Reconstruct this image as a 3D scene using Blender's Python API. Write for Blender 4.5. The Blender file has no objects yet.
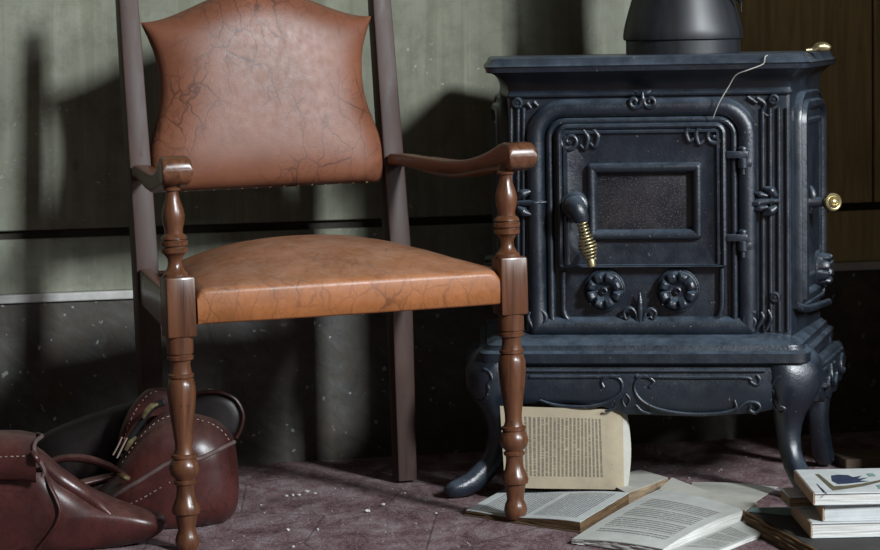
import bpy, bmesh, math, random
from mathutils import Vector, Matrix, noise
from mathutils.bvhtree import BVHTree
random.seed(7)
scene = bpy.context.scene
COL = scene.collection
PI = math.pi

# ------------------------------------------------------------------ camera, world, lights
F, CAMH, PITCH, ROLL = 2551.0, 0.862, 0.0951, 0.0188
_r, _u, _f = Vector((1, 0, 0)), Vector((0, math.sin(PITCH), math.cos(PITCH))), Vector((0, math.cos(PITCH), -math.sin(PITCH)))
cR = _r * math.cos(ROLL) - _u * math.sin(ROLL)
cU = _r * math.sin(ROLL) + _u * math.cos(ROLL)
CAM = Vector((0, 0, CAMH))
cd = bpy.data.cameras.new('camera')
cam = bpy.data.objects.new('camera', cd)
COL.objects.link(cam)
cd.sensor_width = 36.0
cd.lens = 36.0 * F / 880.0
cd.clip_end = 60
m = Matrix.Identity(4)
for i in range(3):
    m[i][0], m[i][1], m[i][2], m[i][3] = cR[i], cU[i], -_f[i], CAM[i]
cam.matrix_world = m
scene.camera = cam
cd.dof.use_dof = True
cd.dof.focus_distance = 4.5
cd.dof.aperture_fstop = 9.0

world = bpy.data.worlds.new('world')
scene.world = world
world.use_nodes = True
world.node_tree.nodes['Background'].inputs[0].default_value = (1.0, 0.92, 0.80, 1)
world.node_tree.nodes['Background'].inputs[1].default_value = 0.095

def area(name, loc, target, sx, sy, power, color):
    l = bpy.data.lights.new(name, 'AREA')
    l.shape = 'RECTANGLE'; l.size = sx; l.size_y = sy; l.energy = power; l.color = color
    o = bpy.data.objects.new(name, l); COL.objects.link(o)
    o.location = loc
    o.rotation_euler = (Vector(target) - Vector(loc)).to_track_quat('-Z', 'Y').to_euler()
    return o
area('window_daylight', (3.67, -.28, 3.45), (0.0, 5.0, 0.5), 0.62, 1.0, 640, (0.90, 0.96, 1.0))
area('side_window_daylight', (4.3, 1.95, 2.0), (0.0, 4.7, 0.3), 0.6, 0.9, 110, (0.86, 0.94, 1.0))

vs = scene.view_settings
vs.view_transform = 'Standard'; vs.look = 'None'; vs.gamma = 1.0; vs.use_curve_mapping = False
vs.exposure = 0.0

# ------------------------------------------------------------------ pixel helpers (880 x 550 frame)
def ray(px, py):
    return (cR * ((px - 440) / F) + cU * ((275 - py) / F) + _f)
def on_z(px, py, z):
    d = ray(px, py); t = (z - CAM.z) / d.z
    return CAM + d * t
def on_y(px, py, y):
    d = ray(px, py); t = y / d.y
    return CAM + d * t
def local_plane(mat, px, py, axis, val):
    """hit of the pixel ray with plane (local axis = val) of a thing's frame, in local coordinates"""
    inv = mat.inverted()
    o = inv @ CAM; d = inv.to_3x3() @ ray(px, py)
    t = (val - o[axis]) / d[axis]
    return o + d * t

# ------------------------------------------------------------------ mesh helpers
def finish(bm, name, mat, parent=None, sharp=38, smooth=True):
    bmesh.ops.recalc_face_normals(bm, faces=bm.faces)
    for f in bm.faces: f.smooth = smooth
    if smooth:
        lim = math.radians(sharp)
        for e in bm.edges:
            if len(e.link_faces) == 2 and e.calc_face_angle(0) > lim: e.smooth = False
    me = bpy.data.meshes.new(name)
    bm.to_mesh(me); bm.free()
    if mat is not None: me.materials.append(mat)
    o = bpy.data.objects.new(name, me)
    COL.objects.link(o)
    if parent is not None: o.parent = parent
    return o
def empty(name, loc=(0, 0, 0), rot=(0, 0, 0)):
    o = bpy.data.objects.new(name, None); COL.objects.link(o)
    o.location = loc; o.rotation_euler = rot; o.empty_display_size = 0.1
    return o
def tag(o, label, cat, group=None, kind=None):
    o['label'] = label
    if cat: o['category'] = cat
    if group: o['group'] = group
    if kind: o['kind'] = kind
    return o
def loft(bm, loops, closed=True, cap0=True, cap1=True):
    rows = [[bm.verts.new(p) for p in lp] for lp in loops]
    n = len(rows[0])
    for a, b in zip(rows, rows[1:]):
        for i in range(n if closed else n - 1):
            j = (i + 1) % n
            try: bm.faces.new((a[i], a[j], b[j], b[i]))
            except ValueError: pass
    if cap0 and n > 2: bm.faces.new(rows[0][::-1])
    if cap1 and n > 2: bm.faces.new(rows[-1])
    return rows
def lathe(bm, prof, center=(0, 0, 0), axis='z', n=28, cap=True):
    c = Vector(center); loops = []
    for h, r in prof:
        lp = []
        for i in range(n):
            a = 2 * PI * i / n; x, y = r * math.cos(a), r * math.sin(a)
            if axis == 'z': lp.append(c + Vector((x, y, h)))
            elif axis == 'y': lp.append(c + Vector((x, h, y)))
            else: lp.append(c + Vector((h, x, y)))
        loops.append(lp)
    loft(bm, loops, True, cap, cap)
def box(bm, x0, x1, y0, y1, z0, z1, bev=0.0, seg=2):
    b2 = bmesh.new()
    vs_ = [b2.verts.new((x, y, z)) for x in (x0, x1) for y in (y0, y1) for z in (z0, z1)]
    for q in ((0, 1, 3, 2), (4, 6, 7, 5), (0, 4, 5, 1), (2, 3, 7, 6), (0, 2, 6, 4), (1, 5, 7, 3)):
        b2.faces.new([vs_[i] for i in q])
    bmesh.ops.recalc_face_normals(b2, faces=b2.faces)
    if bev > 0:
        bmesh.ops.bevel(b2, geom=list(b2.edges), offset=bev, segments=seg, affect='EDGES', profile=0.5)
    me = bpy.data.meshes.new('tmp'); b2.to_mesh(me); b2.free(); bm.from_mesh(me); bpy.data.meshes.remove(me)
def catmull(pts, k=6, closed=False):
    P = [Vector(p) for p in pts]; n = len(P); out = []
    rng = n if closed else n - 1
    for i in range(rng):
        if closed: p0, p1, p2, p3 = P[(i - 1) % n], P[i], P[(i + 1) % n], P[(i + 2) % n]
        else: p0, p1, p2, p3 = P[max(i - 1, 0)], P[i], P[i + 1], P[min(i + 2, n - 1)]
        for j in range(k):
            t = j / k
            out.append(0.5 * ((2 * p1) + (p2 - p0) * t + (2 * p0 - 5 * p1 + 4 * p2 - p3) * t * t + (3 * p1 - p0 - 3 * p2 + p3) * t ** 3))
    if not closed: out.append(P[-1])
    return out
def tube(bm, pts, r, n=8, k=5, flat=1.0, up=None, smooth=True):
    """swept round (or flattened) bar; r a number or a list per control point"""
    q = catmull(pts, k) if smooth and len(pts) > 2 else [Vector(p) for p in pts]
    N = len(q)
    def rad(i):
        if isinstance(r, (int, float)): return r
        t = i / (N - 1) * (len(r) - 1); a = int(min(t, len(r) - 2)); return r[a] + (r[a + 1] - r[a]) * (t - a)
    loops = []; nrm = None
    for i, p in enumerate(q):
        tg = (q[min(i + 1, N - 1)] - q[max(i - 1, 0)])
        if tg.length < 1e-9: tg = Vector((0, 0, 1))
        tg.normalize()
        if up is not None: nrm = Vector(up)
        elif nrm is None: nrm = Vector((0, 0, 1)) if abs(tg.z) < .9 else Vector((1, 0, 0))
        nrm = (nrm - tg * nrm.dot(tg))
        if nrm.length < 1e-6: nrm = tg.orthogonal()
        nrm.normalize(); b = tg.cross(nrm); R = rad(i)
        loops.append([p + (b * math.cos(2 * PI * j / n) + nrm * math.sin(2 * PI * j / n) * flat) * R for j in range(n)])
    loft(bm, loops, True, True, True)
def rrect(u0, u1, v0, v1, r, n=5):
    """rounded rectangle, list of (u, v); r one number or (bl, br, tr, tl)"""
    if isinstance(r, (int, float)): r = (r,) * 4
    lim = min(u1 - u0, v1 - v0) / 2 - 1e-5
    r = [max(1e-4, min(x, lim)) for x in r]
    out = []
    for (cu, cv, a0, rr) in ((u0 + r[0], v0 + r[0], PI, r[0]), (u1 - r[1], v0 + r[1], 1.5 * PI, r[1]), (u1 - r[2], v1 - r[2], 0, r[2]), (u0 + r[3], v1 - r[3], .5 * PI, r[3])):
        for i in range(n + 1):
            a = a0 + .5 * PI * i / n
            out.append((cu + rr * math.cos(a), cv + rr * math.sin(a)))
    return out
def frame_loft(bm, rect, r, prof, M, cap=False):
    """prof: list of (inset, height); M maps (u, v, height) to a point. A swept picture-frame moulding or a raised panel"""
    u0, u1, v0, v1 = rect
    loops = []
    for d, e in prof:
        rr = [max(x - d, 1e-4) for x in ((r,) * 4 if isinstance(r, (int, float)) else r)]
        loops.append([M(u, v, e) for u, v in rrect(u0 + d, u1 - d, v0 + d, v1 - d, rr)])
    loft(bm, loops, True, False, cap)
def pillow(bm, outline, T0, T1, rings=9, floor=None, power=1.0, wob=0.0, seed=0):
    """inflated closed outline (points in a vertical plane); T0 towards the viewer, T1 behind"""
    c = sum(outline, Vector()) / len(outline)
    loops = []
    for k in range(-rings, rings + 1):
        th = k / rings * PI / 2
        s = max(math.cos(th), 0.02) ** power; y = math.sin(th) * (T1 if k > 0 else T0)
        lp = []
        for p in outline:
            q = c + (p - c) * s + Vector((0, y, 0))
            if wob: q = q + Vector((0, 1, .4)) * (noise.noise(q * 9 + Vector((seed, 0, 0))) * wob * s)
            if floor is not None and q.z < floor: q.z = floor
            lp.append(q)
        loops.append(lp)
    loft(bm, loops)

# ------------------------------------------------------------------ materials
def mat(name, rough=0.5, metal=0.0, spec=0.5):
    mt = bpy.data.materials.new(name); mt.use_nodes = True
    nt = mt.node_tree; b = nt.nodes['Principled BSDF']
    b.inputs['Roughness'].default_value = rough; b.inputs['Metallic'].default_value = metal
    b.inputs['Specular IOR Level'].default_value = spec
    return mt, nt, b
class G:
    """tiny node graph helper"""
    def __init__(s, nt): s.nt = nt; s.L = nt.links.new
    def n(s, t, **k):
        x = s.nt.nodes.new(t)
        for a, v in k.items(): setattr(x, a, v)
        return x
    def co(s, kind='Object', scale=(1, 1, 1), rot=(0, 0, 0)):
        t = s.n('ShaderNodeTexCoord'); mp = s.n('ShaderNodeMapping')
        mp.inputs['Scale'].default_value = scale; mp.inputs['Rotation'].default_value = rot
        s.L(t.outputs[kind], mp.inputs['Vector']); return mp.outputs[0]
    def noise(s, vec, scale=5, detail=6, rough=.6, dist=0):
        x = s.n('ShaderNodeTexNoise'); x.inputs['Scale'].default_value = scale; x.inputs['Detail'].default_value = detail
        x.inputs['Roughness'].default_value = rough; x.inputs['Distortion'].default_value = dist
        if vec is not None: s.L(vec, x.inputs['Vector'])
        return x.outputs[0]
    def voro(s, vec, scale=5, feature='F1', out=0, rnd=1.0):
        x = s.n('ShaderNodeTexVoronoi', feature=feature); x.inputs['Scale'].default_value = scale
        x.inputs['Randomness'].default_value = rnd
        if vec is not None: s.L(vec, x.inputs['Vector'])
        return x.outputs[out]
    def ramp(s, fac, stops):
        x = s.n('ShaderNodeValToRGB'); cr = x.color_ramp
        while len(cr.elements) < len(stops): cr.elements.new(0.5)
        for e, (p, c) in zip(cr.elements, stops):
            e.position = p; e.color = tuple(c) + (1,) if len(c) == 3 else c
        s.L(fac, x.inputs[0]); return x.outputs[0]
    def mix(s, fac, a, b, mode='MIX'):
        x = s.n('ShaderNodeMix', data_type='RGBA', blend_type=mode)
        for sock, v in ((x.inputs[0], fac), (x.inputs[6], a), (x.inputs[7], b)):
            if isinstance(v, (int, float)): sock.default_value = v
            elif isinstance(v, tuple): sock.default_value = v + (1,) if len(v) == 3 else v
            else: s.L(v, sock)
        return x.outputs[2]
    def math(s, op, a, b=0.0, c=None):
        x = s.n('ShaderNodeMath', operation=op)
        for sock, v in zip(x.inputs, (a, b, c)):
            if v is None: continue
            if isinstance(v, (int, float)): sock.default_value = v
            else: s.L(v, sock)
        return x.outputs[0]
    def bump(s, b, h, strength=.3, dist=.002, prev=None):
        x = s.n('ShaderNodeBump'); x.inputs['Strength'].default_value = strength; x.inputs['Distance'].default_value = dist
        s.L(h, x.inputs['Height'])
        if prev is not None: s.L(prev, x.inputs['Normal'])
        s.L(x.outputs[0], b.inputs['Normal']); return x.outputs[0]
W3 = ((0, 0, 0), (1, 1, 1))
def dust(g, col, amount, color=(.30, .31, .31), lo=.55, hi=.95):
    """dust that settled on faces turned upwards"""
    geo = g.n('ShaderNodeNewGeometry'); sp = g.n('ShaderNodeSeparateXYZ'); g.L(geo.outputs['Normal'], sp.inputs[0])
    up = g.math('MULTIPLY', g.ramp(sp.outputs[2], [(lo, (0, 0, 0)), (hi, (1, 1, 1))]), amount)
    nz = g.ramp(g.noise(g.co(), 22, 6, .7), [(.35, (.25,) * 3), (.65, (1, 1, 1))])
    return g.mix(g.math('MULTIPLY', up, nz), col, color)

def m_iron():
    mt, nt, b = mat('cast_iron', .36, 0.0, .75); g = G(nt)
    n1 = g.noise(g.co(), 9, 8, .65)
    c = g.ramp(n1, [(.3, (.0035, .0058, .0100)), (.7, (.0095, .0155, .026))])
    fl = g.math('GREATER_THAN', g.noise(g.co(), 150, 2, .5), .735)
    c = g.mix(g.math('MULTIPLY', fl, .25), c, (.45, .45, .43))
    g.L(dust(g, c, .55, (.13, .17, .22), .35, .95), b.inputs['Base Color'])
    g.L(g.ramp(g.noise(g.co(), 30, 5), [(.3, (.28,) * 3), (.7, (.50,) * 3)]), b.inputs['Roughness'])
    g.bump(b, g.noise(g.co(), 200, 4, .65), .55, .0012)
    return mt
def m_pipe():
    mt, nt, b = mat('stovepipe_steel', .45, .0, .5); g = G(nt)
    c = g.ramp(g.noise(g.co(scale=(30, 30, 1.5)), 1, 4), [(.35, (.006, .0065, .008)), (.75, (.018, .020, .025))])
    st = g.math('GREATER_THAN', g.noise(g.co(scale=(22, 22, .7)), 1, 2), .70)
    g.L(g.mix(g.math('MULTIPLY', st, .5), c, (.16, .10, .06)), b.inputs['Base Color'])
    return mt
def m_brass():
    mt, nt, b = mat('tarnished_brass', .32, .85, .5); g = G(nt)
    g.L(g.ramp(g.noise(g.co(), 60, 4), [(.3, (.22, .17, .08)), (.7, (.62, .53, .30))]), b.inputs['Base Color'])
    return mt
def m_glass():
    mt, nt, b = mat('sooty_glass', .35, 0, .5); g = G(nt)
    c = g.ramp(g.noise(g.co(), 14, 6, .7), [(.35, (.010, .010, .013)), (.6, (.030, .027, .028)), (.8, (.075, .045, .028))])
    sp = g.math('GREATER_THAN', g.noise(g.co(), 380, 2, .5), .61)
    g.L(g.mix(g.math('MULTIPLY', sp, .5), c, (.12, .13, .16)), b.inputs['Base Color'])
    g.bump(b, g.noise(g.co(), 220, 2), .4, .001)
    return mt
def m_wood(name, a, bb, rough=.30, axis=2, dustam=.0):
    mt, nt, b = mat(name, rough, 0, .55); g = G(nt)
    sc = [26, 26, 26]; sc[axis] = 2.2
    n1 = g.noise(g.co(scale=tuple(sc)), 2.0, 8, .65, .6)
    c = g.ramp(n1, [(.28, a), (.72, bb)])
    c = g.mix(g.math('MULTIPLY', g.math('GREATER_THAN', g.noise(g.co(), 34, 5, .7), .66), .45), c, tuple(x * .35 for x in a))
    if dustam: c = dust(g, c, dustam, (.30, .27, .26), .4, .95)
    g.L(c, b.inputs['Base Color'])
    g.L(g.ramp(n1, [(.3, (rough - .05,) * 3), (.75, (rough + .14,) * 3)]), b.inputs['Roughness'])
    g.bump(b, n1, .12, .001)
    return mt
def m_leather(name, lo, hi, crease, rough, crease_amt=.7, cs=14, dustam=0.0, spec=.5):
    mt, nt, b = mat(name, rough, 0, spec); g = G(nt)
    v = g.co()
    wv = g.n('ShaderNodeVectorMath', operation='ADD'); g.L(v, wv.inputs[0])
    nz = g.n('ShaderNodeTexNoise'); nz.inputs['Scale'].default_value = 9; nz.inputs['Detail'].default_value = 4; g.L(v, nz.inputs['Vector'])
    sc = g.n('ShaderNodeVectorMath', operation='SCALE'); sc.inputs['Scale'].default_value = .10
    g.L(nz.outputs['Color'], sc.inputs[0]); g.L(sc.outputs[0], wv.inputs[1])
    st = g.n('ShaderNodeMapping'); st.inputs['Scale'].default_value = (1.3, 1.0, .62); g.L(wv.outputs[0], st.inputs['Vector'])
    e1 = g.voro(st.outputs[0], cs, 'DISTANCE_TO_EDGE'); e2 = g.voro(st.outputs[0], cs * 2.7, 'DISTANCE_TO_EDGE')
    k1 = g.ramp(e1, [(0.0, (1, 1, 1)), (.05, (0, 0, 0))]); k2 = g.ramp(e2, [(0.0, (.5,) * 3), (.06, (0, 0, 0))])
    part = g.ramp(g.noise(v, 7, 4), [(.38, (0, 0, 0)), (.62, (1, 1, 1))])
    k = g.math('MULTIPLY', g.math('MAXIMUM', k1, k2), part)
    base = g.ramp(g.noise(v, 5.5, 8, .7), [(.28, lo), (.72, hi)])
    c = g.mix(g.math('MULTIPLY', k, crease_amt), base, crease)
    if dustam: c = dust(g, c, dustam, (.34, .30, .26), .3, .98)
    g.L(c, b.inputs['Base Color'])
    g.L(g.ramp(g.noise(v, 60, 5), [(.3, (rough - .03,) * 3), (.7, (rough + .06,) * 3)]), b.inputs['Roughness'])
    h = g.math('SUBTRACT', g.math('MULTIPLY', g.voro(v, 420), .35), g.math('MULTIPLY', k, .35))
    g.bump(b, h, .22, .0009)
    return mt
def m_paper(name, tint, ink=None, lines=26, turn=False, margin=(.12, .9, .1, .9), blocks=5.0):
    mt, nt, b = mat(name, .85, 0, .2); g = G(nt)
    base = g.ramp(g.noise(g.co(), 30, 6, .65), [(.3, tuple(x * .80 for x in tint)), (.7, tint)])
    sp = g.math('GREATER_THAN', g.noise(g.co(), 160, 3), .70)
    base = g.mix(g.math('MULTIPLY', sp, .4), base, (.10, .085, .07))
    if ink:
        t = g.n('ShaderNodeTexCoord'); s = g.n('ShaderNodeSeparateXYZ'); g.L(t.outputs['UV'], s.inputs[0])
        U, V = (s.outputs[1], s.outputs[0]) if turn else (s.outputs[0], s.outputs[1])
        ln = g.math('MULTIPLY', V, float(lines)); idn = g.math('FLOOR', ln); fr = g.math('FRACT', ln)
        cb = g.n('ShaderNodeCombineXYZ'); g.L(g.math('MULTIPLY', U, 110.0), cb.inputs[0]); g.L(g.math('MULTIPLY', idn, 5.37), cb.inputs[1])
        w = g.math('GREATER_THAN', g.noise(cb.outputs[0], 1.0, 2, .6), .40)
        row = g.math('MULTIPLY', g.math('GREATER_THAN', fr, .22), g.math('LESS_THAN', fr, .80))
        par = g.math('GREATER_THAN', g.math('FRACT', g.math('MULTIPLY', V, blocks)), .10)
        msk = g.math('MULTIPLY', g.math('MULTIPLY', w, row), par)
        for sock, op, val in ((U, 'GREATER_THAN', margin[0]), (U, 'LESS_THAN', margin[1]), (V, 'GREATER_THAN', margin[2]), (V, 'LESS_THAN', margin[3])):
            msk = g.math('MULTIPLY', msk, g.math(op, sock, val))
        base = g.mix(g.math('MULTIPLY', msk, .62), base, ink)
    g.L(base, b.inputs['Base Color'])
    g.bump(b, g.noise(g.co(), 40, 4), .2, .002)
    return mt
def m_edges(name, a, bb, axis=2):
    """layered edges of a block of leaves"""
    mt, nt, b = mat(name, .9, 0, .15); g = G(nt)
    sc = [14, 14, 14]; sc[axis] = 900
    n1 = g.noise(g.co(scale=tuple(sc)), 1.0, 3, .6)
    g.L(g.ramp(n1, [(.35, a), (.65, bb)]), b.inputs['Base Color'])
    g.bump(b, n1, .5, .001)
    return mt
def m_plain(name, c, rough=.6, var=.25, scale=20, metal=0):
    mt, nt, b = mat(name, rough, metal, .4); g = G(nt)
    g.L(g.ramp(g.noise(g.co(), scale, 5), [(.3, tuple(x * (1 - var) for x in c)), (.7, tuple(x * (1 + var) for x in c))]), b.inputs['Base Color'])
    return mt
def m_wall():
    mt, nt, b = mat('old_painted_boarding', .72, 0, .3); g = G(nt)
    n1 = g.noise(g.co(scale=(16, 16, .9)), 1.6, 8, .62, .7)
    n2 = g.noise(g.co(scale=(6, 6, 2.2)), 1.0, 7, .65)
    c = g.ramp(n1, [(.25, (.085, .083, .052)), (.5, (.170, .172, .122)), (.78, (.275, .285, .222))])
    c = g.mix(g.math('MULTIPLY', g.ramp(n2, [(.35, (0, 0, 0)), (.7, (1, 1, 1))]), .75), c, (.105, .112, .085))
    st_ = g.ramp(g.noise(g.co(scale=(3.2, 3.2, .35)), 1.0, 6, .6), [(.36, (0, 0, 0)), (.66, (1, 1, 1))])
    c = g.mix(g.math('MULTIPLY', st_, .32), c, (.33, .345, .29))
    bl = g.ramp(g.noise(g.co(), 13, 9, .75), [(.46, (0, 0, 0)), (.64, (1, 1, 1))])
    c = g.mix(g.math('MULTIPLY', bl, .50), c, (.085, .083, .055))
    kn = g.voro(g.co(scale=(1, 1, .55)), 7.5); kf = g.ramp(kn, [(0.0, (1, 1, 1)), (.07, (0, 0, 0))])
    c = g.mix(g.math('MULTIPLY', kf, .7), c, (.04, .04, .03))
    fl = g.math('MULTIPLY', g.math('GREATER_THAN', g.noise(g.co(scale=(1, 1, .8)), 75, 4, .65), .64), g.ramp(g.noise(g.co(), 4.5, 3), [(.53, (0, 0, 0)), (.62, (1, 1, 1))]))
    c = g.mix(g.math('MULTIPLY', fl, .6), c, (.55, .56, .54))
    g.L(c, b.inputs['Base Color'])
    g.bump(b, n1, .25, .002)
    return mt
def m_dado():
    mt, nt, b = mat('stained_dado_plaster', .55, 0, .4); g = G(nt)
    r0 = g.co(rot=(0, -.75, 0)); mp = g.n('ShaderNodeMapping'); mp.inputs['Scale'].default_value = (7, 7, 15); g.L(r0, mp.inputs['Vector']); r = mp.outputs[0]
    n1 = g.noise(r, 1.2, 10, .75, 1.6)
    c = g.ramp(n1, [(.3, (.018, .017, .015)), (.55, (.064, .064, .060)), (.8, (.115, .117, .110))])
    fl = g.math('GREATER_THAN', g.noise(g.co(), 55, 3, .45), .70)
    c = g.mix(g.math('MULTIPLY', fl, .75), c, (.36, .37, .36))
    o = g.ramp(g.noise(g.co(), 5, 5, .6), [(.5, (0, 0, 0)), (.72, (1, 1, 1))])
    sp = g.n('ShaderNodeSeparateXYZ'); g.L(g.co(), sp.inputs[0])
    rt = g.ramp(sp.outputs[0], [(.0, (0, 0, 0)), (.25, (1, 1, 1))])
    c = g.mix(g.math('MULTIPLY', g.math('MULTIPLY', o, rt), .8), c, (.16, .085, .03))
    pt = g.ramp(g.noise(g.co(), 11, 8, .75), [(.40, (0, 0, 0)), (.60, (1, 1, 1))])
    c = g.mix(g.math('MULTIPLY', pt, .75), c, (.050, .038, .024))
    g.L(c, b.inputs['Base Color'])
    g.bump(b, n1, .35, .003)
    return mt
def m_floor():
    mt, nt, b = mat('worn_red_painted_floor', .8, 0, .3); g = G(nt)
    v = g.co()
    n1 = g.noise(g.co(scale=(1, .5, 1), rot=(0, 0, .2)), 15, 10, .75, .4)
    c = g.ramp(n1, [(.36, (.060, .018, .022)), (.5, (.165, .098, .104)), (.66, (.29, .235, .245))])
    gr = g.noise(v, 130, 4, .7)
    c = g.mix(g.ramp(gr, [(.50, (0, 0, 0)), (.68, (.7,) * 3)]), c, (.27, .235, .24))
    cr = g.voro(g.co(scale=(1, .8, 1), rot=(0, 0, .5)), 4.2, 'DISTANCE_TO_EDGE')
    c = g.mix(g.ramp(cr, [(0.0, (.7,) * 3), (.012, (0, 0, 0))]), c, (.035, .02, .022))
    wh = g.math('GREATER_THAN', g.noise(v, 85, 3, .5), .735)
    c = g.mix(g.math('MULTIPLY', wh, .7), c, (.5, .48, .47))
    g.L(c, b.inputs['Base Color'])
    g.bump(b, g.math('ADD', n1, g.math('MULTIPLY', gr, .7)), .8, .010)
    return mt

IRON, PIPE, BRASS, GLASS = m_iron(), m_pipe(), m_brass(), m_glass()
WOOD = m_wood('polished_brown_wood', (.036, .013, .006), (.145, .055, .024), .28)
WOODY = m_wood('polished_brown_wood_arm', (.036, .013, .006), (.145, .055, .024), .28, 1)
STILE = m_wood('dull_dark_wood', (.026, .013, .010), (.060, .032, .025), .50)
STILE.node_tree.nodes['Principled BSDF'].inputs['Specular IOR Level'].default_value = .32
LEATHER = m_leather('tan_seat_leather', (.15, .052, .016), (.36, .128, .042), (.07, .024, .012), .40, .65, 21, .25, .4)
LEATHERB = m_leather('tan_back_leather', (.125, .045, .024), (.205, .078, .043), (.045, .018, .013), .42, .8, 21, 0, .33)
BAGL = m_leather('oxblood_bag_leather', (.012, .004, .004), (.085, .022, .018), (.010, .005, .005), .34, .6, 42, .10)
BAGD = m_leather('dark_bag_lining', (.006, .004, .004), (.016, .010, .010), (.004, .003, .003), .45, .5, 18)
PIPING = m_plain('dusty_piping', (.085, .055, .050), .7, .4, 60)
STITCH = m_plain('pale_stitching', (.24, .17, .14), .8)
BLACKM = m_plain('black_metal', (.02, .02, .022), .3, .3, 40, .5)
WALL, DADO, FLOOR = m_wall(), m_dado(), m_floor()
LEDGE = m_plain('dusty_pale_ledge', (.40, .40, .38), .8, .2, 30)
DARKW = m_plain('dark_groove', (.03, .026, .02), .9)

# ------------------------------------------------------------------ the setting
WM = Matrix.Translation((0, 5.18, 0)) @ Matrix.Rotation(.2024, 4, 'Z')
def put(o, mtx): o.matrix_world = mtx; return o
WX0, WX1 = -2.0, 1.30
ZG0, ZG1 = .470, .487          # dark groove between the boarding and the band below
ZL0, ZL1 = .345, .362          # pale ledge
bm = bmesh.new(); box(bm, WX0, WX1, .014, .10, 0, 2.5)
wall = put(finish(bm, 'wall_back', DARKW, smooth=False), WM); wall['kind'] = 'structure'
SHADEW = m_wood('shade_tinted_boarding', (.24, .180, .075), (.52, .41, .20), .6)  # same continuous boarding; its browner look in the shade is put into the colour
for x0, x1, wm in ((WX0, .50, WALL), (.503, .934, SHADEW), (.939, WX1, SHADEW)):
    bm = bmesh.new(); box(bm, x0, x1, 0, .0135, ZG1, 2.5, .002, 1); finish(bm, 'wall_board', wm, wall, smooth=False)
for x0, x1, wm in ((WX0, .50, WALL), (.503, WX1, SHADEW)):
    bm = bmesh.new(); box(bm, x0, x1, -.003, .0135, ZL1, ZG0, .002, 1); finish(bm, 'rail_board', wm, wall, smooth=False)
bm = bmesh.new(); box(bm, WX0, WX1, -.015, .0135, ZL0, ZL1, .003, 2)
t_ = put(finish(bm, 'trim_1', LEDGE, smooth=False), WM); t_['kind'] = 'structure'
bm = bmesh.new(); box(bm, WX0, WX1, -.006, .0135, 0, ZL0)
t_ = put(finish(bm, 'baseboard_back', DADO, smooth=False), WM); t_['kind'] = 'structure'
bm = bmesh.new(); box(bm, -3.0, 3.4, -.6, 5.7, -.05, 0)
fl = finish(bm, 'floor', FLOOR, smooth=False); fl['kind'] = 'structure'
bm = bmesh.new(); box(bm, .968, 1.10, 4.58, 5.37, 0, 2.5)  # unseen wall stub, added to keep window light off the right boarding
wr = finish(bm, 'added_shade_wall', SHADEW, smooth=False); wr['kind'] = 'structure'

# ------------------------------------------------------------------ the armchair
CW, CT = .5925, .010
CHM = (Matrix.Translation((-.1542, 4.335, 0)) @ Matrix.Rotation(.3347, 4, 'Z') @ Matrix.Translation((-CW / 2, 0, 0))
       @ Matrix.Rotation(-CT, 4, 'Y') @ Matrix.Translation((CW / 2, 0, 0)))
chair = empty('armchair'); chair.matrix_world = CHM
tag(chair, 'old wooden armchair with turned front legs and tan leather seat and back', 'armchair')
ZB, BH, HB = .464, .101, .025
leg_px = [(549, 8.5), (546, 10.5), (540, 12.3), (534, 11), (529, 8.8), (524, 9.2), (514, 11), (512.2, 11.2), (511.6, 13.8), (507, 14.3), (502, 12.4), (496, 9.8), (490, 8.9), (485, 8.8), (483, 9.4), (482, 11), (479.5, 11.2), (478.4, 9.2), (477.4, 9.4), (473, 13.8), (467, 15.4), (461, 14), (457, 11.2), (456, 12.8), (453, 12.8), (452, 10.2), (447, 8.7), (440, 8.9), (425, 10.8), (408, 13), (393, 14.4), (384, 14), (378, 12.2), (377, 10.8), (376, 12.8), (373.4, 12.8), (372.4, 11), (364, 9.6), (359.5, 10.6), (358.6, 13), (355.5, 13.4), (354.6, 11.6), (353.4, 11.6), (352.4, 13.2), (344, 13.5), (336, 13.5)]
post_px = [(275.5, 12.6), (272.5, 12.4), (271, 10.4), (266, 7.6), (261, 6.7), (257, 7.6), (252.5, 11), (251.6, 12.9), (248, 13.4), (247, 10.8), (245.6, 10.8), (244.6, 13.3), (241, 13.8), (240, 11.2), (238.8, 11.2), (238, 13.2), (236, 12.4), (233, 9.2), (229, 9), (222, 10.8), (215, 11.6), (208, 10.2), (200, 7.4), (194, 6.1), (191, 6.3), (190.2, 8.8), (188, 9.2), (186.8, 7.6), (180, 7)]
for s in (-1, 1):
    bm = bmesh.new()
    lathe(bm, [((549 - y) / 213 * (ZB - BH), r / 592) for y, r in leg_px], (s * CW / 2, 0, 0), n=32)
    box(bm, s * CW / 2 - HB, s * CW / 2 + HB, -HB, HB, ZB - BH, ZB, .004, 2)
    finish(bm, 'front_leg', WOOD, chair)
    bm = bmesh.new()
    lathe(bm, [(ZB + (275.5 - y) / 592, r / 592) for y, r in post_px], (s * CW / 2 - .003, 0, 0), n=32)
    finish(bm, 'arm_post', WOOD, chair)
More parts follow.
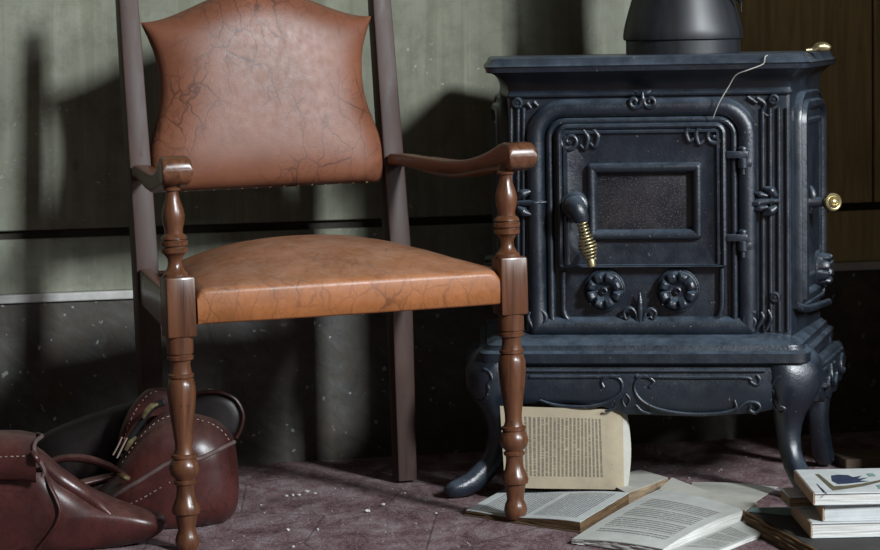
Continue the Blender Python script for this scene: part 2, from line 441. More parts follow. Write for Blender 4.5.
# armrests: outline of the right one's inner side, read from the photograph
def arm_pt(px, py):
    x = .275
    for _ in range(6):
        p = local_plane(CHM, px, py, 0, x); t = max(0, min(1, (p.y + .03) / .47)); x = .275 + (.228 - .275) * t
    return p
topc = sorted([(p.y, p.z) for p in (arm_pt(*q) for q in ((507, 146), (496, 146.5), (483, 151), (469, 158), (455, 162), (436, 162.5), (417, 159.5), (397, 157)))])
botc = sorted([(p.y, p.z) for p in (arm_pt(*q) for q in ((506, 171), (494, 170), (478, 171.5), (460, 175), (444, 177), (426, 174), (410, 168.5), (398, 165)))])
def interp(c, y):
    if y <= c[0][0]: return c[0][1]
    for (a, za), (b, zb) in zip(c, c[1:]):
        if y <= b: return za + (zb - za) * (y - a) / (b - a)
    return c[-1][1]
for s in (-1, 1):
    bm = bmesh.new(); loops = []
    zt0, zb0 = (.665, .617) if s < 0 else (.662, .615)
    st = [(-.013 - .0235 * math.cos(a * PI / 16), max(.003, .024 * math.sin(a * PI / 16) ** .75)) for a in range(0, 8)] + [(-.018 + (.462 + .018) * i / 26, None) for i in range(1, 27)]
    ytop = topc[0][0]
    for y, hz in st:
        t = max(0, (y + .018) / .48)
        if hz is not None: zc, h = (zt0 + zb0) / 2, hz
        else:
            yy = max(y, ytop)
            a, b = interp(topc, yy), interp(botc, yy)
            k = min(1, t * 8); a = zt0 + (a - zt0) * k; b = zb0 + (b - zb0) * k
            zc, h = (a + b) / 2, max((a - b) / 2 + .003, .0115)
        hw = .0255 - .0075 * min(1, t * 2.2)
        xf = .2965 if s < 0 else .3135
        xc_ = s * (xf + (.247 - xf) * t)
        loops.append([Vector((xc_ + u, y, zc + v)) for u, v in rrect(-hw, hw, -h, h, min(h, .007), 3)])
    loft(bm, loops)
    bmesh.ops.smooth_vert(bm, verts=[v for v in bm.verts if v.co.y > .01 and v.co.y < .45], factor=.3, use_axis_x=False, use_axis_y=False, use_axis_z=True)
    finish(bm, 'armrest', WOODY, chair, sharp=50)
# rear legs run on up as the stiles of the back
def yback(z): return .446 + max(0, z - .44) * .148
WBH = .2457
for s in (-1, 1):
    bm = bmesh.new(); loops = []
    for z, w, d in ((0, .019, .040), (.2, .020, .042), (.40, .021, .046), (.46, .021, .047), (.6, .0205, .044), (.75, .0195, .042), (.88, .019, .038), (.97, .018, .034), (1.0, .0165, .030), (1.004, .012, .022)):
        y0 = yback(z); xx = s * (WBH)
        loops.append([Vector((xx + u, y0 + v, z)) for u, v in rrect(-w, w, 0, d, .0035, 2)])
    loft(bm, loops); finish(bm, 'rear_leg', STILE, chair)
# seat rails
for s in (-1, 1):
    bm = bmesh.new(); loops = []
    for x, y in ((.304, HB - .001), (.251, .4455)):
        loops.append([Vector((s * x + u, y, v)) for u, v in rrect(-.011, .011, .372, .437, .003, 2)])
    loft(bm, loops); finish(bm, 'side_rail', WOOD, chair)
bm = bmesh.new(); box(bm, -.224, .224, .452, .475, .37, .43, .003); finish(bm, 'rear_rail', WOOD, chair)
# leather seat
bm = bmesh.new(); rows = []
prof = [(-.012, .3835, 0), (-.020, .3835, 0), (-.0235, .387, 0), (-.0245, .41, 0), (-.0240, .434, 0), (-.0225, .4395, .01), (-.018, .4425, .05), (-.010, .4437, .10), (.0, .445, .17), (.03, .447, .38), (.07, .448, .60), (.12, .449, .80), (.18, .450, .93), (.24, .450, 1), (.30, .449, 1), (.36, .447, .9), (.41, .443, .72), (.435, .436, .5), (.444, .42, .2), (.444, .3835, 0)]
NU = 30
for y, zb, dm in prof:
    t = max(0, min(1, (y - .02) / .43)); hw = .2690 + (.216 - .2690) * t
    row = []
    for i in range(-NU, NU + 1):
        u = i / NU; e = abs(u) ** 2.4
        z = zb + .047 * dm * (1 - e)
        if zb > .43: z -= .012 * max(0, (abs(u) - .95) / .05) ** 2
        yy = y - (.008 * (1 - u * u) if y < 0 else 0)
        # soft puckers of the leather near the front corners
        z += .0016 * dm * math.sin(abs(u) * 40) * max(0, abs(u) - .55) * (1 if y < .2 else 0)
        row.append(Vector((u * hw, yy, z)))
    row = [Vector((row[0].x, row[0].y, .3835))] + row + [Vector((row[-1].x, row[-1].y, .3835))]
    rows.append(row)
loft(bm, rows, False, False, False)
seat = finish(bm, 'seat', LEATHER, chair, sharp=62)
# leather back: a waisted, crested pad between the stiles
def back_pt(px, py):
    y = .47
    for _ in range(6):
        p = local_plane(CHM, px, py, 1, y); y = yback(p.z)
    return p
def zpy(py): return back_pt(268, py).z
hwt = sorted((zpy(py), hw) for py, hw in ((188, .214), (184, .2225), (175, .2265), (150, .2255), (138, .2215), (125, .2135), (110, .204), (95, .1985), (80, .197), (62, .199), (48, .204), (34, .213), (24, .221), (17, .226)))
hs = [(z, w) for z, w in hwt]
ZB0, ZC = zpy(188), zpy(19)
bm = bmesh.new(); NU, NV = 30, 34
front, rear = [], []
for j in range(NV + 1):
    v = j / NV; fr, rr_ = [], []
    for i in range(-NU, NU + 1):
        u = i / NU
        zt = ZC + .058 * (1 - u * u) ** 2.2
        z = ZB0 + v * (zt - ZB0)
        zz = ZB0 + v * (ZC - ZB0)
        hw = interp(hs, zz)
        eu = (1 - abs(u) ** 5); ev = 1 - abs(2 * v - 1) ** 7
        b = max(0, eu * ev) ** .5
        y = yback(z) + .010 - .042 * b - .004 * (1 - u * u) * (1 - (2 * v - 1) ** 2)
        fr.append(Vector((u * hw, y, z))); rr_.append(Vector((u * hw * .985, yback(z) + .026, z)))
    front.append(fr); rear.append(rr_)
A = loft(bm, front, False, False, False); B = loft(bm, rear, False, False, False)
def ring(R): return R[0] + [r[-1] for r in R[1:-1]] + R[-1][::-1] + [r[0] for r in R[1:-1]][::-1]
ra, rb = ring(A), ring(B)
for i in range(len(ra)):
    j = (i + 1) % len(ra); bm.faces.new((ra[i], ra[j], rb[j], rb[i]))
back = finish(bm, 'backrest', LEATHERB, chair, sharp=60)
bm = bmesh.new()
for i in range(15):
    x = -.19 + .38 * i / 14
    lathe(bm, [(0, .0035), (-.002, .003), (-.003, .0015)], (x, yback(ZB0) + .0085, ZB0 + .003), 'y', 8)
o = finish(bm, 'upholstery_tacks', BRASS, back); o['kind'] = 'stuff'

# ------------------------------------------------------------------ the stove
STM = Matrix.Translation((.408, 4.667, 0)) @ Matrix.Rotation(-.1443, 4, 'Z')
stove = empty('wood_stove'); stove.matrix_world = STM
tag(stove, 'black cast-iron wood stove with ornate glazed door and curved legs', 'stove')
XC = -.022
def S(px, py, y=0.0): return local_plane(STM, px, py, 1, y)
def fz(py, y=0.0, px=655): return S(px, py, y).z
def plan(hf, hb, y0, y1, rf, rb=None, n=5, xc=None):
    rb = rf if rb is None else rb; xc = XC if xc is None else xc
    C = [Vector((xc - hf, y0, 0)), Vector((xc + hf, y0, 0)), Vector((xc + hb, y1, 0)), Vector((xc - hb, y1, 0))]
    out = []
    for i in range(4):
        p, a, b = C[i], C[i - 1], C[(i + 1) % 4]; r = rf if i < 2 else rb
        s0 = p + (a - p).normalized() * r; s1 = p + (b - p).normalized() * r
        for k in range(n + 1):
            t = k / n; out.append(s0 * (1 - t) ** 2 + p * 2 * t * (1 - t) + s1 * t * t)
    return out
def plan_loft(bm, levels, hf, hb, y0, y1, r, cap0=True, cap1=True, xc=None, ky=1.0):
    loops = []
    for z, ins in levels:
        loops.append([Vector((p.x, p.y, z)) for p in plan(hf - ins, hb - ins, y0 + ins * ky, y1 - ins, max(r - ins * .4, .004), xc=xc)])
    loft(bm, loops, True, cap0, cap1)
LY = -.058
# top plate
bm = bmesh.new()
zt = fz(55.5, LY)
plan_loft(bm, [(fz(71, LY), .006), (fz(70.3, LY), .0015), (fz(66, LY), 0), (fz(64.5, LY), -.0025), (fz(63.2, LY), .0005), (fz(62, LY), .003), (zt - .002, .009), (zt, .014), (zt, .05)], .292, .345, LY, .36, .022)
lid = finish(bm, 'top_plate', IRON, stove, sharp=30)
bm = bmesh.new()
z0, z1 = fz(97, -.0), fz(71, -.03)
plan_loft(bm, [(z0, .037), (z0 + .003, .032), (z0 + .006, .0315)] + [(z0 + .006 + (z1 - z0 - .006) * t, .034 - .025 * t ** 3.0) for t in (.2, .4, .55, .68, .78, .86, .93, 1)], .292, .345, LY, .36, .02, ky=1.95)
finish(bm, 'cornice', IRON, stove, sharp=30)
# body
BF, BB, BY0, BY1 = .258, .312, .012, .33
bm = bmesh.new()
plan_loft(bm, [(fz(339), 0), (z0 + .004, 0)], BF, BB, BY0, BY1, .010)
body = finish(bm, 'firebox_body', IRON, stove, sharp=30)
def Mf(u, v, e): return Vector((u, BY0 - e, v))
def rect_px(x0, x1, y0, y1):
    a = S(x0, (y0 + y1) / 2).x; b = S(x1, (y0 + y1) / 2).x; c = (x0 + x1) / 2
    return (a, b, S(c, y1).z, S(c, y0).z)
bm = bmesh.new()
frame_loft(bm, rect_px(527, 757, 98, 336), (.012, .012, .070, .070), [(0, 0), (.001, .010), (.005, .017), (.011, .021), (.019, .022), (.027, .019), (.032, .012), (.035, .004), (.035, 0)], Mf)
finish(bm, 'front_moulding', IRON, stove, sharp=50)
bm = bmesh.new()
frame_loft(bm, rect_px(547, 738, 117, 332), (.03, .03, .035, .035), [(0, 0), (.0005, .010), (.003, .0135), (.007, .0145), (.011, .012), (.013, .006), (.013, 0)], Mf)
finish(bm, 'door_surround', IRON, stove, sharp=50)
# door
drect = rect_px(557, 727, 123, 267)
wrect = rect_px(589, 701, 164, 238)
bm = bmesh.new()
loops = []
for d, e in [(0, .002), (0, .017), (.002, .0235), (.0060, .0255), (.010, .0225), (.0115, .0180), (.0135, .0215), (.0175, .0215), (.0200, .0155), (.022, .0140)]:
    # the mouldings run round the top and sides; the foot of the door is plain
    u0, u1, v0, v1 = drect; r = (.004, .004, max(.020 - d, .003), max(.020 - d, .003))
    loops.append([Mf(u, v, e) for u, v in rrect(u0 + d, u1 - d, v0 + d * .25, v1 - d, r)])
loops.append([Mf(u, v, .0140) for u, v in rrect(*wrect, .003)])
loops.append([Mf(u, v, .0) for u, v in rrect(*wrect, .003)])
loft(bm, loops, True, False, False)
door = finish(bm, 'fire_door', IRON, stove, sharp=40)
bm = bmesh.new()
frame_loft(bm, wrect, .006, [(-.003, .0150), (-.002, .024), (.002, .0295), (.007, .0300), (.012, .027), (.0160, .018), (.0165, .006)], Mf)
finish(bm, 'window_frame', IRON, door, sharp=50)
bm = bmesh.new()
frame_loft(bm, (wrect[0] + .010, wrect[1] - .010, wrect[2] + .010, wrect[3] - .010), .003, [(0, .006), (0, .009), (.001, .0095)], Mf, True)
finish(bm, 'window_glass', GLASS, door)
def relief(name, parent, strokes, y, k=5, flat=.8, n=8):
    """raised ornament: pixel strokes laid on the plane y of the stove; each stroke (points, radii)"""
    bm = bmesh.new()
    for pts, r in strokes:
        tube(bm, [S(px, py, y) for px, py in pts], r, n, k)
    return finish(bm, name, IRON, parent, sharp=70)
def spiral(cx, cy, r, a0, turns, sgn=1, n=14, r1=.12):
    out = []
    for i in range(n + 1):
        t = i / n; a = math.radians(a0) + sgn * t * turns * 2 * PI; rr = r * (1 - t * (1 - r1))
        out.append((cx + rr * math.cos(a), cy - rr * math.sin(a)))
    return out
yd = BY0 - .0175
relief('corner_scroll', door, [(spiral(570, 141, 11, 90, 1.6, 1), [.0042, .0046, .0038, .0046]), ([(583, 130), (588, 138), (585, 149), (580, 145)], [.0045, .0055, .0045, .003]), ([(592, 129), (598, 136), (595, 147), (590, 143)], [.0045, .0055, .0045, .003]), ([(566, 150), (565, 156)], [.003, .002])], yd)
relief('corner_scroll', door, [(spiral(714, 135, 11, 90, 1.6, -1), [.0042, .0046, .0038, .0046]), ([(701, 125), (696, 133), (699, 144), (704, 140)], [.0045, .0055, .0045, .003]), ([(692, 125), (686, 131), (689, 141), (694, 138)], [.0045, .0055, .0045, .003]), ([(719, 144), (720, 151)], [.003, .002])], yd)
# hinges
for py in (155, 238):
    bm = bmesh.new()
    a = S(726, py, -.005); 
    box(bm, a.x, a.x + .040, -.014, .004, a.z - .006, a.z + .007, .002)
    c = S(743, py, -.006)
    lathe(bm, [(-.038, .003), (-.037, .0045), (-.026, .0045), (-.0255, .009), (-.008, .009), (-.0075, .0075), (.008, .0075), (.009, .009), (.012, .008), (.014, .004)], (c.x, c.y, c.z + .002), 'z', 14)
    box(bm, c.x - .010, c.x + .016, -.010, .016, c.z - .023, c.z - .007, .003)
    finish(bm, 'hinge', IRON, stove)
# door handle with its coiled brass grip
hp = S(575, 206, -.012)
handle = None
bm = bmesh.new()
lathe(bm, [(.004, .024), (-.004, .027), (-.009, .025), (-.012, .022), (-.013, .019), (-.022, .0185)], (hp.x, -.006, hp.z), 'y', 24)
e0 = Vector((hp.x, -.024, hp.z)); e1 = S(582, 222, -.046); e2 = S(592, 266, -.050)
tube(bm, [e0, e0 + Vector((.001, -.014, .002)), e0 + Vector((.008, -.022, -.006)), e1 + Vector((-.002, 0, .008)), e1], [.0185, .0190, .0175, .0150, .0125], 14, 5)
tube(bm, [e1, e2], .0045, 8, 1)
handle = finish(bm, 'door_handle', IRON, stove)
bm = bmesh.new(); ax = (e2 - e1); s1_ = Vector((1, 0, 0)); s2_ = ax.cross(s1_).normalized(); s1_ = s2_.cross(ax).normalized()
pts = []
NT = 11
for i in range(NT * 12 + 1):
    t = i / (NT * 12); a = t * NT * 2 * PI
    r = .0085 + .0078 * math.exp(-((t - .66) / .22) ** 2)
    p = e1 + ax * (.02 + .83 * t)
    pts.append(p + (s1_ * math.cos(a) + s2_ * math.sin(a)) * r)
tube(bm, pts, .0022, 6, 1, smooth=False)
finish(bm, 'coil_grip', BRASS, handle, sharp=80)
bm = bmesh.new(); loops = []
for t, r in ((.84, .004), (.85, .0075), (.97, .0078), (1.02, .007), (1.03, .003)):
    loops.append([e1 + ax * t + (s1_ * math.cos(2 * PI * k / 14) + s2_ * math.sin(2 * PI * k / 14)) * r for k in range(14)])
loft(bm, loops); finish(bm, 'grip_tip', BRASS, handle)
# lower air panel
relief('air_panel_bead', stove, [([(563, 272), (563.5, 300), (564, 312), (571, 321), (600, 323), (640, 323), (690, 322), (714, 320), (721, 311), (722, 290), (722, 268)], .0055)], .004, 6)
def lobed(bm, c, R, M3, depth=.022, lobes=8):
    """lobed rosette knob with a dished middle and a bolt; M3 maps (radial a, radial b, out)"""
    n = 96; loops = []
    for rr, e, g_ in ((1.0, 0, 0), (1.0, .006, 0), (.95, .0080, 0), (.91, .0070, 0), (.88, .008, .1), (.86, depth * .55, .6), (.80, depth * .9, 1), (.70, depth, 1), (.58, depth * .98, .9), (.46, depth * .85, .5), (.38, depth * .55, .1), (.30, depth * .45, 0), (.19, depth * .45, 0), (.17, depth * .75, 0), (.12, depth * .8, 0), (.09, depth * .5, 0)):
        lp = []
        for i in range(n):
            a = 2 * PI * i / n; gr = (0.5 + 0.5 * math.cos(lobes * a)) ** 6
            w = 1 - .10 * g_ * gr * (1 if rr > .6 else -.6)
            lp.append(c + M3(R * rr * w * math.cos(a), R * rr * w * math.sin(a), e * (1 - .42 * g_ * gr)))
        loops.append(lp)
    loft(bm, loops, True, False, True)
for px, py, rp in ((604, 291, 21), (677.5, 291, 22)):
    bm = bmesh.new(); c = S(px, py, -.012); c.y = .008
    lobed(bm, c, rp / 545, lambda a, b, e: Vector((a, -e - .002, b)), .027)
    finish(bm, 'air_knob', IRON, stove, sharp=40)
relief('fleur_ornament', stove, [([(640, 328), (640, 312), (640, 302), (640, 292)], [.0035, .0065, .0060, .0008]), ([(637.5, 328), (636, 314), (630, 308), (624, 312), (626, 319), (630, 316)], [.003, .003, .0038, .0035, .003, .002]), ([(643, 328), (645, 314), (651, 309), (656, 313), (653, 319), (650, 316)], [.003, .003, .0038, .0035, .003, .002])], -.003)
# corner columns
yc = .009
def column(xs, rnd, name):
    bm = bmesh.new()
    for x in xs: tube(bm, [S(x, 108, yc), S(x + (0 if x < 600 else .8), 331, yc)], .0042, 8, 1)
    for (cx, cy) in rnd:
        c = S(cx, cy, yc); lathe(bm, [(0, .0105), (-.006, .0105), (-.009, .009), (-.0095, .0065), (-.006, .005), (-.006, .0032), (-.009, .0025)], c, 'y', 18)
    return finish(bm, name, IRON, stove, sharp=50)
column((762.5, 770, 778.5, 787), ((774, 99.5), (775, 297)), 'corner_column')
column((511, 518, 523.5), ((518, 103), (520, 300)), 'corner_column')
yf = BY0 - .014
relief('spandrel_ornament', stove, [([(757, 98), (765, 104), (762, 112), (768, 116)], [.005, .004, .003, .003]), ([(748, 97), (757, 103)], [.004, .003])], .008)
relief('spandrel_ornament', stove, [([(527, 103), (531, 108)], [.005, .003]), ([(534, 102), (538, 106)], [.005, .003])], .008)
relief('crest_ornament', stove, [(spiral(634.5, 102, 7, 20, 1.25, -1), [.0045, .005, .004, .004]), (spiral(650.5, 101.5, 7, 160, 1.25, 1), [.0045, .005, .004, .004]), ([(642.5, 108), (642.5, 99), (642.5, 91)], [.002, .006, .0015]), ([(637, 93), (634, 91)], [.004, .002]), ([(648, 92.5), (651, 90.5)], [.004, .002])], -.010)
relief('fleur_ornament', stove, [([(779, 201), (768, 201.5), (758, 203), (745, 205)], [.004, .0055, .0075, .0008]), ([(777, 197), (771, 191), (762, 188)], [.003, .0095, .002]), ([(777, 206), (771, 211), (762, 215)], [.003, .0095, .002]), ([(768, 196), (760, 194.5), (754, 193)], [.003, .0060, .002]), ([(768, 207), (760, 208.5), (754, 210)], [.003, .0060, .002])], -.004)
relief('fleur_ornament', stove, [([(515, 203), (526, 203), (535, 203), (547, 202)], [.004, .0055, .0075, .0008]), ([(517, 199), (523, 194), (532, 191)], [.003, .0095, .002]), ([(517, 207), (523, 212), (532, 215)], [.003, .0095, .002])], -.004)
relief('foot_scroll', stove, [(spiral(751, 321, 9, 60, 1.3, 1), [.0045, .0045, .004, .003]), ([(757, 328), (763, 318), (761, 312)], [.003, .005, .003]), ([(766, 330), (771, 319), (768, 310)], [.003, .0045, .003])], -.004)
relief('foot_scroll', stove, [(spiral(539, 319, 9, 120, 1.3, -1), [.0045, .0045, .004, .003]), ([(533, 328), (528, 318), (530, 312)], [.003, .005, .003])], -.004)
# stepped plinth
PY = -.062; XC2 = XC - .012
bm = bmesh.new()
plan_loft(bm, [(fz(365.5, PY), .008), (fz(364, PY), .002), (fz(363, PY), 0), (fz(354, PY), 0), (fz(352.5, PY), .003), (fz(351.5, PY), .010), (fz(349, PY), .0125), (fz(346.5, PY), .014), (fz(345, PY), .019), (fz(343, PY), .024), (fz(338, -.03), .045), (fz(335, -.01), .062), (fz(333, -.0), .070)], .300, .352, PY, .37, .03, xc=XC2)
finish(bm, 'plinth', IRON, stove, sharp=28)
# aprons
AY = -.050
bm = bmesh.new(); rows = []
bot = [(524, 404), (545, 404), (570, 403), (595, 405), (612, 410), (627, 415), (642, 415), (665, 416), (700, 417), (730, 415), (748, 414), (758, 413), (772, 410)]
for px, py in bot:
    zb_ = S(px, py, AY).z; ztop = fz(365.3, AY); x = S(px, 390, AY).x
    rows.append([Vector((x, AY + .004, ztop)), Vector((x, AY, ztop - .008)), Vector((x, AY - .003, (ztop + zb_) / 2)), Vector((x, AY + .002, zb_ + .006)), Vector((x, AY + .006, zb_)), Vector((x, AY + .016, zb_)), Vector((x, AY + .016, ztop))])
loft(bm, rows)
apron = finish(bm, 'front_apron', IRON, stove, sharp=40)
R3 = .0032
ya = AY - .003
relief('apron_scrollwork', apron, [
    ([(525, 371), (640, 371), (765, 371)], .0028),
    ([(650, 387), (654, 381.5), (645, 376), (637, 380), (634.5, 390), (642, 401), (658, 409), (681, 413.5), (704, 414.5), (726, 412.5), (736, 408), (734.5, 400)], [.0042] + [R3] * 10 + [.002]),
    ([(603.5, 387), (602, 381), (611.5, 376), (620.5, 380), (622, 390), (613, 399), (599, 405), (580, 407), (555, 405), (540, 400)], [.0042] + [R3] * 8 + [.002]),
    ([(636, 376.5), (690, 377.5), (745, 377.5), (751, 382), (757, 385), (760, 380), (757, 375)], R3),
    ([(620, 376.5), (570, 377), (530, 377)], R3),
    ([(737, 410), (747, 402.5), (757, 403), (760, 408), (755, 413), (750, 410), (751, 406)], R3),
    ([(626, 394), (630, 400), (626, 407), (622.5, 400), (626, 394)], .0022),
    ([(636, 405), (642, 411), (650, 414)], .0025), ([(616, 406), (611, 410), (605, 411)], .0025)], ya)
def side_frame(sg, f, b, y0, y1, x0=XC):
    A_ = Vector((x0 + sg * f, y0, 0)); B_ = Vector((x0 + sg * b, y1, 0)); d = (B_ - A_); L = d.length; d.normalize()
    n = Vector((d.y, -d.x, 0)) * sg
    if n.x * sg < 0: n = -n
    return (lambda u, v, e: A_ + d * u + n * e + Vector((0, 0, v))), L, d, n
for sg in (1, -1):
    Ms, L, d_, n_ = side_frame(sg, .304, .362, -.03, .345, XC2)
    bm = bmesh.new(); rows = []; ztop = fz(365.3, AY)
    for i in range(13):
        u = .03 + (L - .06) * i / 12; dz = .066 + .020 * math.sin(PI * i / 12) + .006 * math.cos(i * 2.2)
        rows.append([Ms(u, ztop, .002), Ms(u, ztop - .006, .008), Ms(u, ztop - dz / 2, .016), Ms(u, ztop - dz, .008), Ms(u, ztop - dz, -.008), Ms(u, ztop, -.008)])
    loft(bm, rows); ap = finish(bm, 'side_apron', IRON, stove, sharp=40)
    bm = bmesh.new()
    for pts in ([(.05, -.012), (.2, -.012), (L - .06, -.012)], [(.06, -.022), (.10, -.022), (.11, -.04), (.09, -.055), (.07, -.048)], [(.16, -.022), (.15, -.045), (.18, -.062), (.21, -.045), (.20, -.022)], [(L - .07, -.022), (L - .10, -.03), (L - .10, -.052), (L - .07, -.05)]):
        tube(bm, [Ms(u, ztop + v, .008 + .008 * min(1, abs(v) / .04)) for u, v in pts], .0045, 8, 5)
    finish(bm, 'apron_scrollwork', IRON, ap, sharp=70)
# legs
def leg(cx, cy, ox, oy, kk=1.0):
    o = Vector((ox, oy, 0)).normalized(); t = Vector((-o.y, o.x, 0)); c = Vector((cx, cy, 0))
    bm = bmesh.new(); ztop = fz(365.3, AY)
    # (outwards, height, half-width across, half-depth)
    stn = [(-.020, ztop, .056, .040), (-.008, ztop - .006, .057, .044), (-.002, ztop - .022, .056, .046), (-.001, ztop - .042, .051, .043), (-.006, ztop - .064, .042, .036), (-.013, ztop - .086, .032, .029), (-.017, ztop - .112, .025, .024), (-.017, ztop - .138, .021, .021), (-.010, ztop - .165, .0185, .020), (.002, ztop - .188, .0180, .020), (.018, .045, .0185, .020), (.040, .028, .020, .0195), (.062, .020, .020, .0175), (.080, .0165, .0175, .0150), (.092, .013, .012, .010), (.095, .011, .004, .004)]
    stn = [(a * (kk if a > 0 else 1), z, w_ * (1 if kk == 1 else max(.5, 1 - (w_ - .02) * 18)), d_ * (1 if kk == 1 else max(.5, 1 - (d_ - .02) * 18))) for a, z, w_, d_ in stn]
    P = [c + o * a + Vector((0, 0, z)) for a, z, _, _ in stn]; loops = []
    for i, (a, z, hw, hd) in enumerate(stn):
        tg = (P[min(i + 1, len(P) - 1)] - P[max(i - 1, 0)]).normalized(); nn = t.cross(tg).normalized()
        lp = []
        for k in range(16):
            an = 2 * PI * k / 16; ca, sa = math.cos(an), math.sin(an)
            q = P[i] + t * (hw * math.copysign(abs(ca) ** .8, ca)) + nn * (hd * math.copysign(abs(sa) ** .8, sa))
            q.z = max(q.z, .0005)
            lp.append(q)
        loops.append(lp)
    loft(bm, loops)
    return finish(bm, 'leg', IRON, stove, sharp=55), BVHTree
legs = {}
for nm, cx, cy, ox, oy, kk in (('fl', XC2 - .285, -.012, -.85, -.52, 1), ('fr', XC2 + .272, -.012, .55, -.83, 1), ('br', XC2 + .322, .290, .30, .95, .4), ('bl', XC2 - .312, .290, -.30, .95, .4)):
    legs[nm] = leg(cx, cy, ox, oy, kk)[0]
def on_obj(o, mtx, pts, lift=.001):
    me = o.data; bv = BVHTree.FromPolygons([v.co for v in me.vertices], [p.vertices for p in me.polygons])
    inv = mtx.inverted(); out = []
    oo = inv @ CAM
    for px, py in pts:
        d = (inv.to_3x3() @ ray(px, py)).normalized()
        h = bv.ray_cast(oo, d)
        if h[0] is not None: out.append(h[0] - d * lift)
    return out
def stroke_on(name, o, mtx, strokes, mt, parent, n=8, k=5, lift=.001):
    bm = bmesh.new(); okk = False
    for pts, r in strokes:
        q = on_obj(o, mtx, pts, lift)
        if len(q) > 2: tube(bm, q, r, n, k); okk = True
    if not okk: bm.free(); return None
    return finish(bm, name, mt, parent, sharp=70)
stroke_on('leg_scroll', legs['fr'], STM, [([(781, 377), (775, 380), (772, 388), (774, 393), (772, 399), (775, 408), (782, 413), (785, 409), (780, 406)], .0032), ([(769, 423), (775, 428), (785, 426)], .0035)], IRON, legs['fr'])
stroke_on('leg_scroll', legs['fl'], STM, [([(484, 369), (490, 373), (492, 380), (488, 384), (489, 390), (486, 398), (481, 402), (478, 400)], .0032), ([(477, 413), (484, 416), (491, 414)], .0035)], IRON, legs['fl'])
# side doors
for sg in (1, -1):
    Ms, L, d_, n_ = side_frame(sg, BF, BB, BY0, BY1)
    bm = bmesh.new(); rc = (.030, L - .03, fz(308, .1), fz(93, .1))
    frame_loft(bm, rc, (.02, .02, .06, .06), [(0, -.001), (0, .010), (.003, .014), (.008, .014), (.010, .011), (.016, .012), (.020, .020), (.028, .022), (.034, .018), (.036, .013), (.05, .013), (.054, .017), (.060, .017), (.064, .013)], Ms, True)
    sd = finish(bm, 'side_door', IRON, stove, sharp=40)
    if sg == 1:
        zk = fz(203, .12)
        k0 = Ms(.10, zk, .012)
        bm = bmesh.new()
        tube(bm, [k0, k0 + n_ * .012, k0 + n_ * .028, k0 + n_ * .036], [.014, .011, .008, .008], 12, 4)
        tube(bm, [Ms(.10, zk + .03, .016), Ms(.10, zk + .012, .022), Ms(.10, zk - .02, .016)], [.004, .010, .005], 10, 4)
        sh = finish(bm, 'side_handle', IRON, sd)
        bm = bmesh.new()
        c = k0 + n_ * .046; ax_ = (n_ * .45 + Vector((.1, -1, .1))).normalized(); q1 = ax_.orthogonal().normalized(); q2 = ax_.cross(q1); loops = []
        for h, r in ((-.020, .006), (-.016, .010), (-.008, .0155), (.002, .0175), (.008, .0165), (.0095, .014), (.0085, .0115), (.0105, .0105), (.012, .008), (.010, .006), (.013, .0045), (.014, .002)):
            loops.append([c + ax_ * h + (q1 * math.cos(2 * PI * k / 24) + q2 * math.sin(2 * PI * k / 24)) * r for k in range(24)])
        loft(bm, loops); finish(bm, 'knob', BRASS, sh)
    bm = bmesh.new(); c = Ms(L * .62, fz(270, .2), .012)
    lobed(bm, c, .036, lambda a, b, e: d_ * a + Vector((0, 0, b)) + n_ * e, .030)
    finish(bm, 'air_knob', IRON, sd, sharp=40)
    bm = bmesh.new()
    tube(bm, [Ms(.012, fz(307, .0), .004), Ms(.06, fz(310, .05), .018), Ms(L - .03, fz(308, .2), .020)], .007, 10, 4)
    finish(bm, 'ash_lip', IRON, sd)

# stovepipe
pc = S(683, 45, .19)
bm = bmesh.new()
def zp(py): return fz(py, .19)
lathe(bm, [(zt + .0005, .108), (zp(41), .108), (zp(40), .110)], (pc.x, .19, 0), 'z', 48)
pipe = empty('stovepipe', STM @ Vector((pc.x, .19, zt)))
def finish_w(bm, name, mt, parent, **k):
    root = parent
    while root.parent is not None: root = root.parent
    bmesh.ops.transform(bm, matrix=Matrix.Translation(-root.location), verts=bm.verts)
    return finish(bm, name, mt, parent, **k)
tag(pipe, 'black tapered steel flue pipe rising from the stove top', 'stovepipe')
bm.transform(STM); finish_w(bm, 'collar', PIPE, pipe)
bm = bmesh.new()
lathe(bm, [(zp(40), .106), (zp(39.5), .1125), (zp(36.5), .1135), (zp(30), .1120), (zp(22), .1085), (zp(12), .1035), (zp(0), .0965), (zp(-15), .088), (zp(-30), .082), (zp(-60), .078), (1.9, .078)], (pc.x, .19, 0), 'z', 48)
bm.transform(STM); pp = finish_w(bm, 'flue', PIPE, pipe, sharp=50)
bm = bmesh.new(); q = S(741, 3, .17)
tube(bm, [S(725, -2, .15), S(737, -1, .15), S(741, 2, .15)], [.003, .003, .006], 8, 4); tube(bm, [S(741, 2, .15), S(741, 12, .15)], .0015, 6, 1)
bm.transform(STM); finish_w(bm, 'damper_handle', BLACKM, pp)

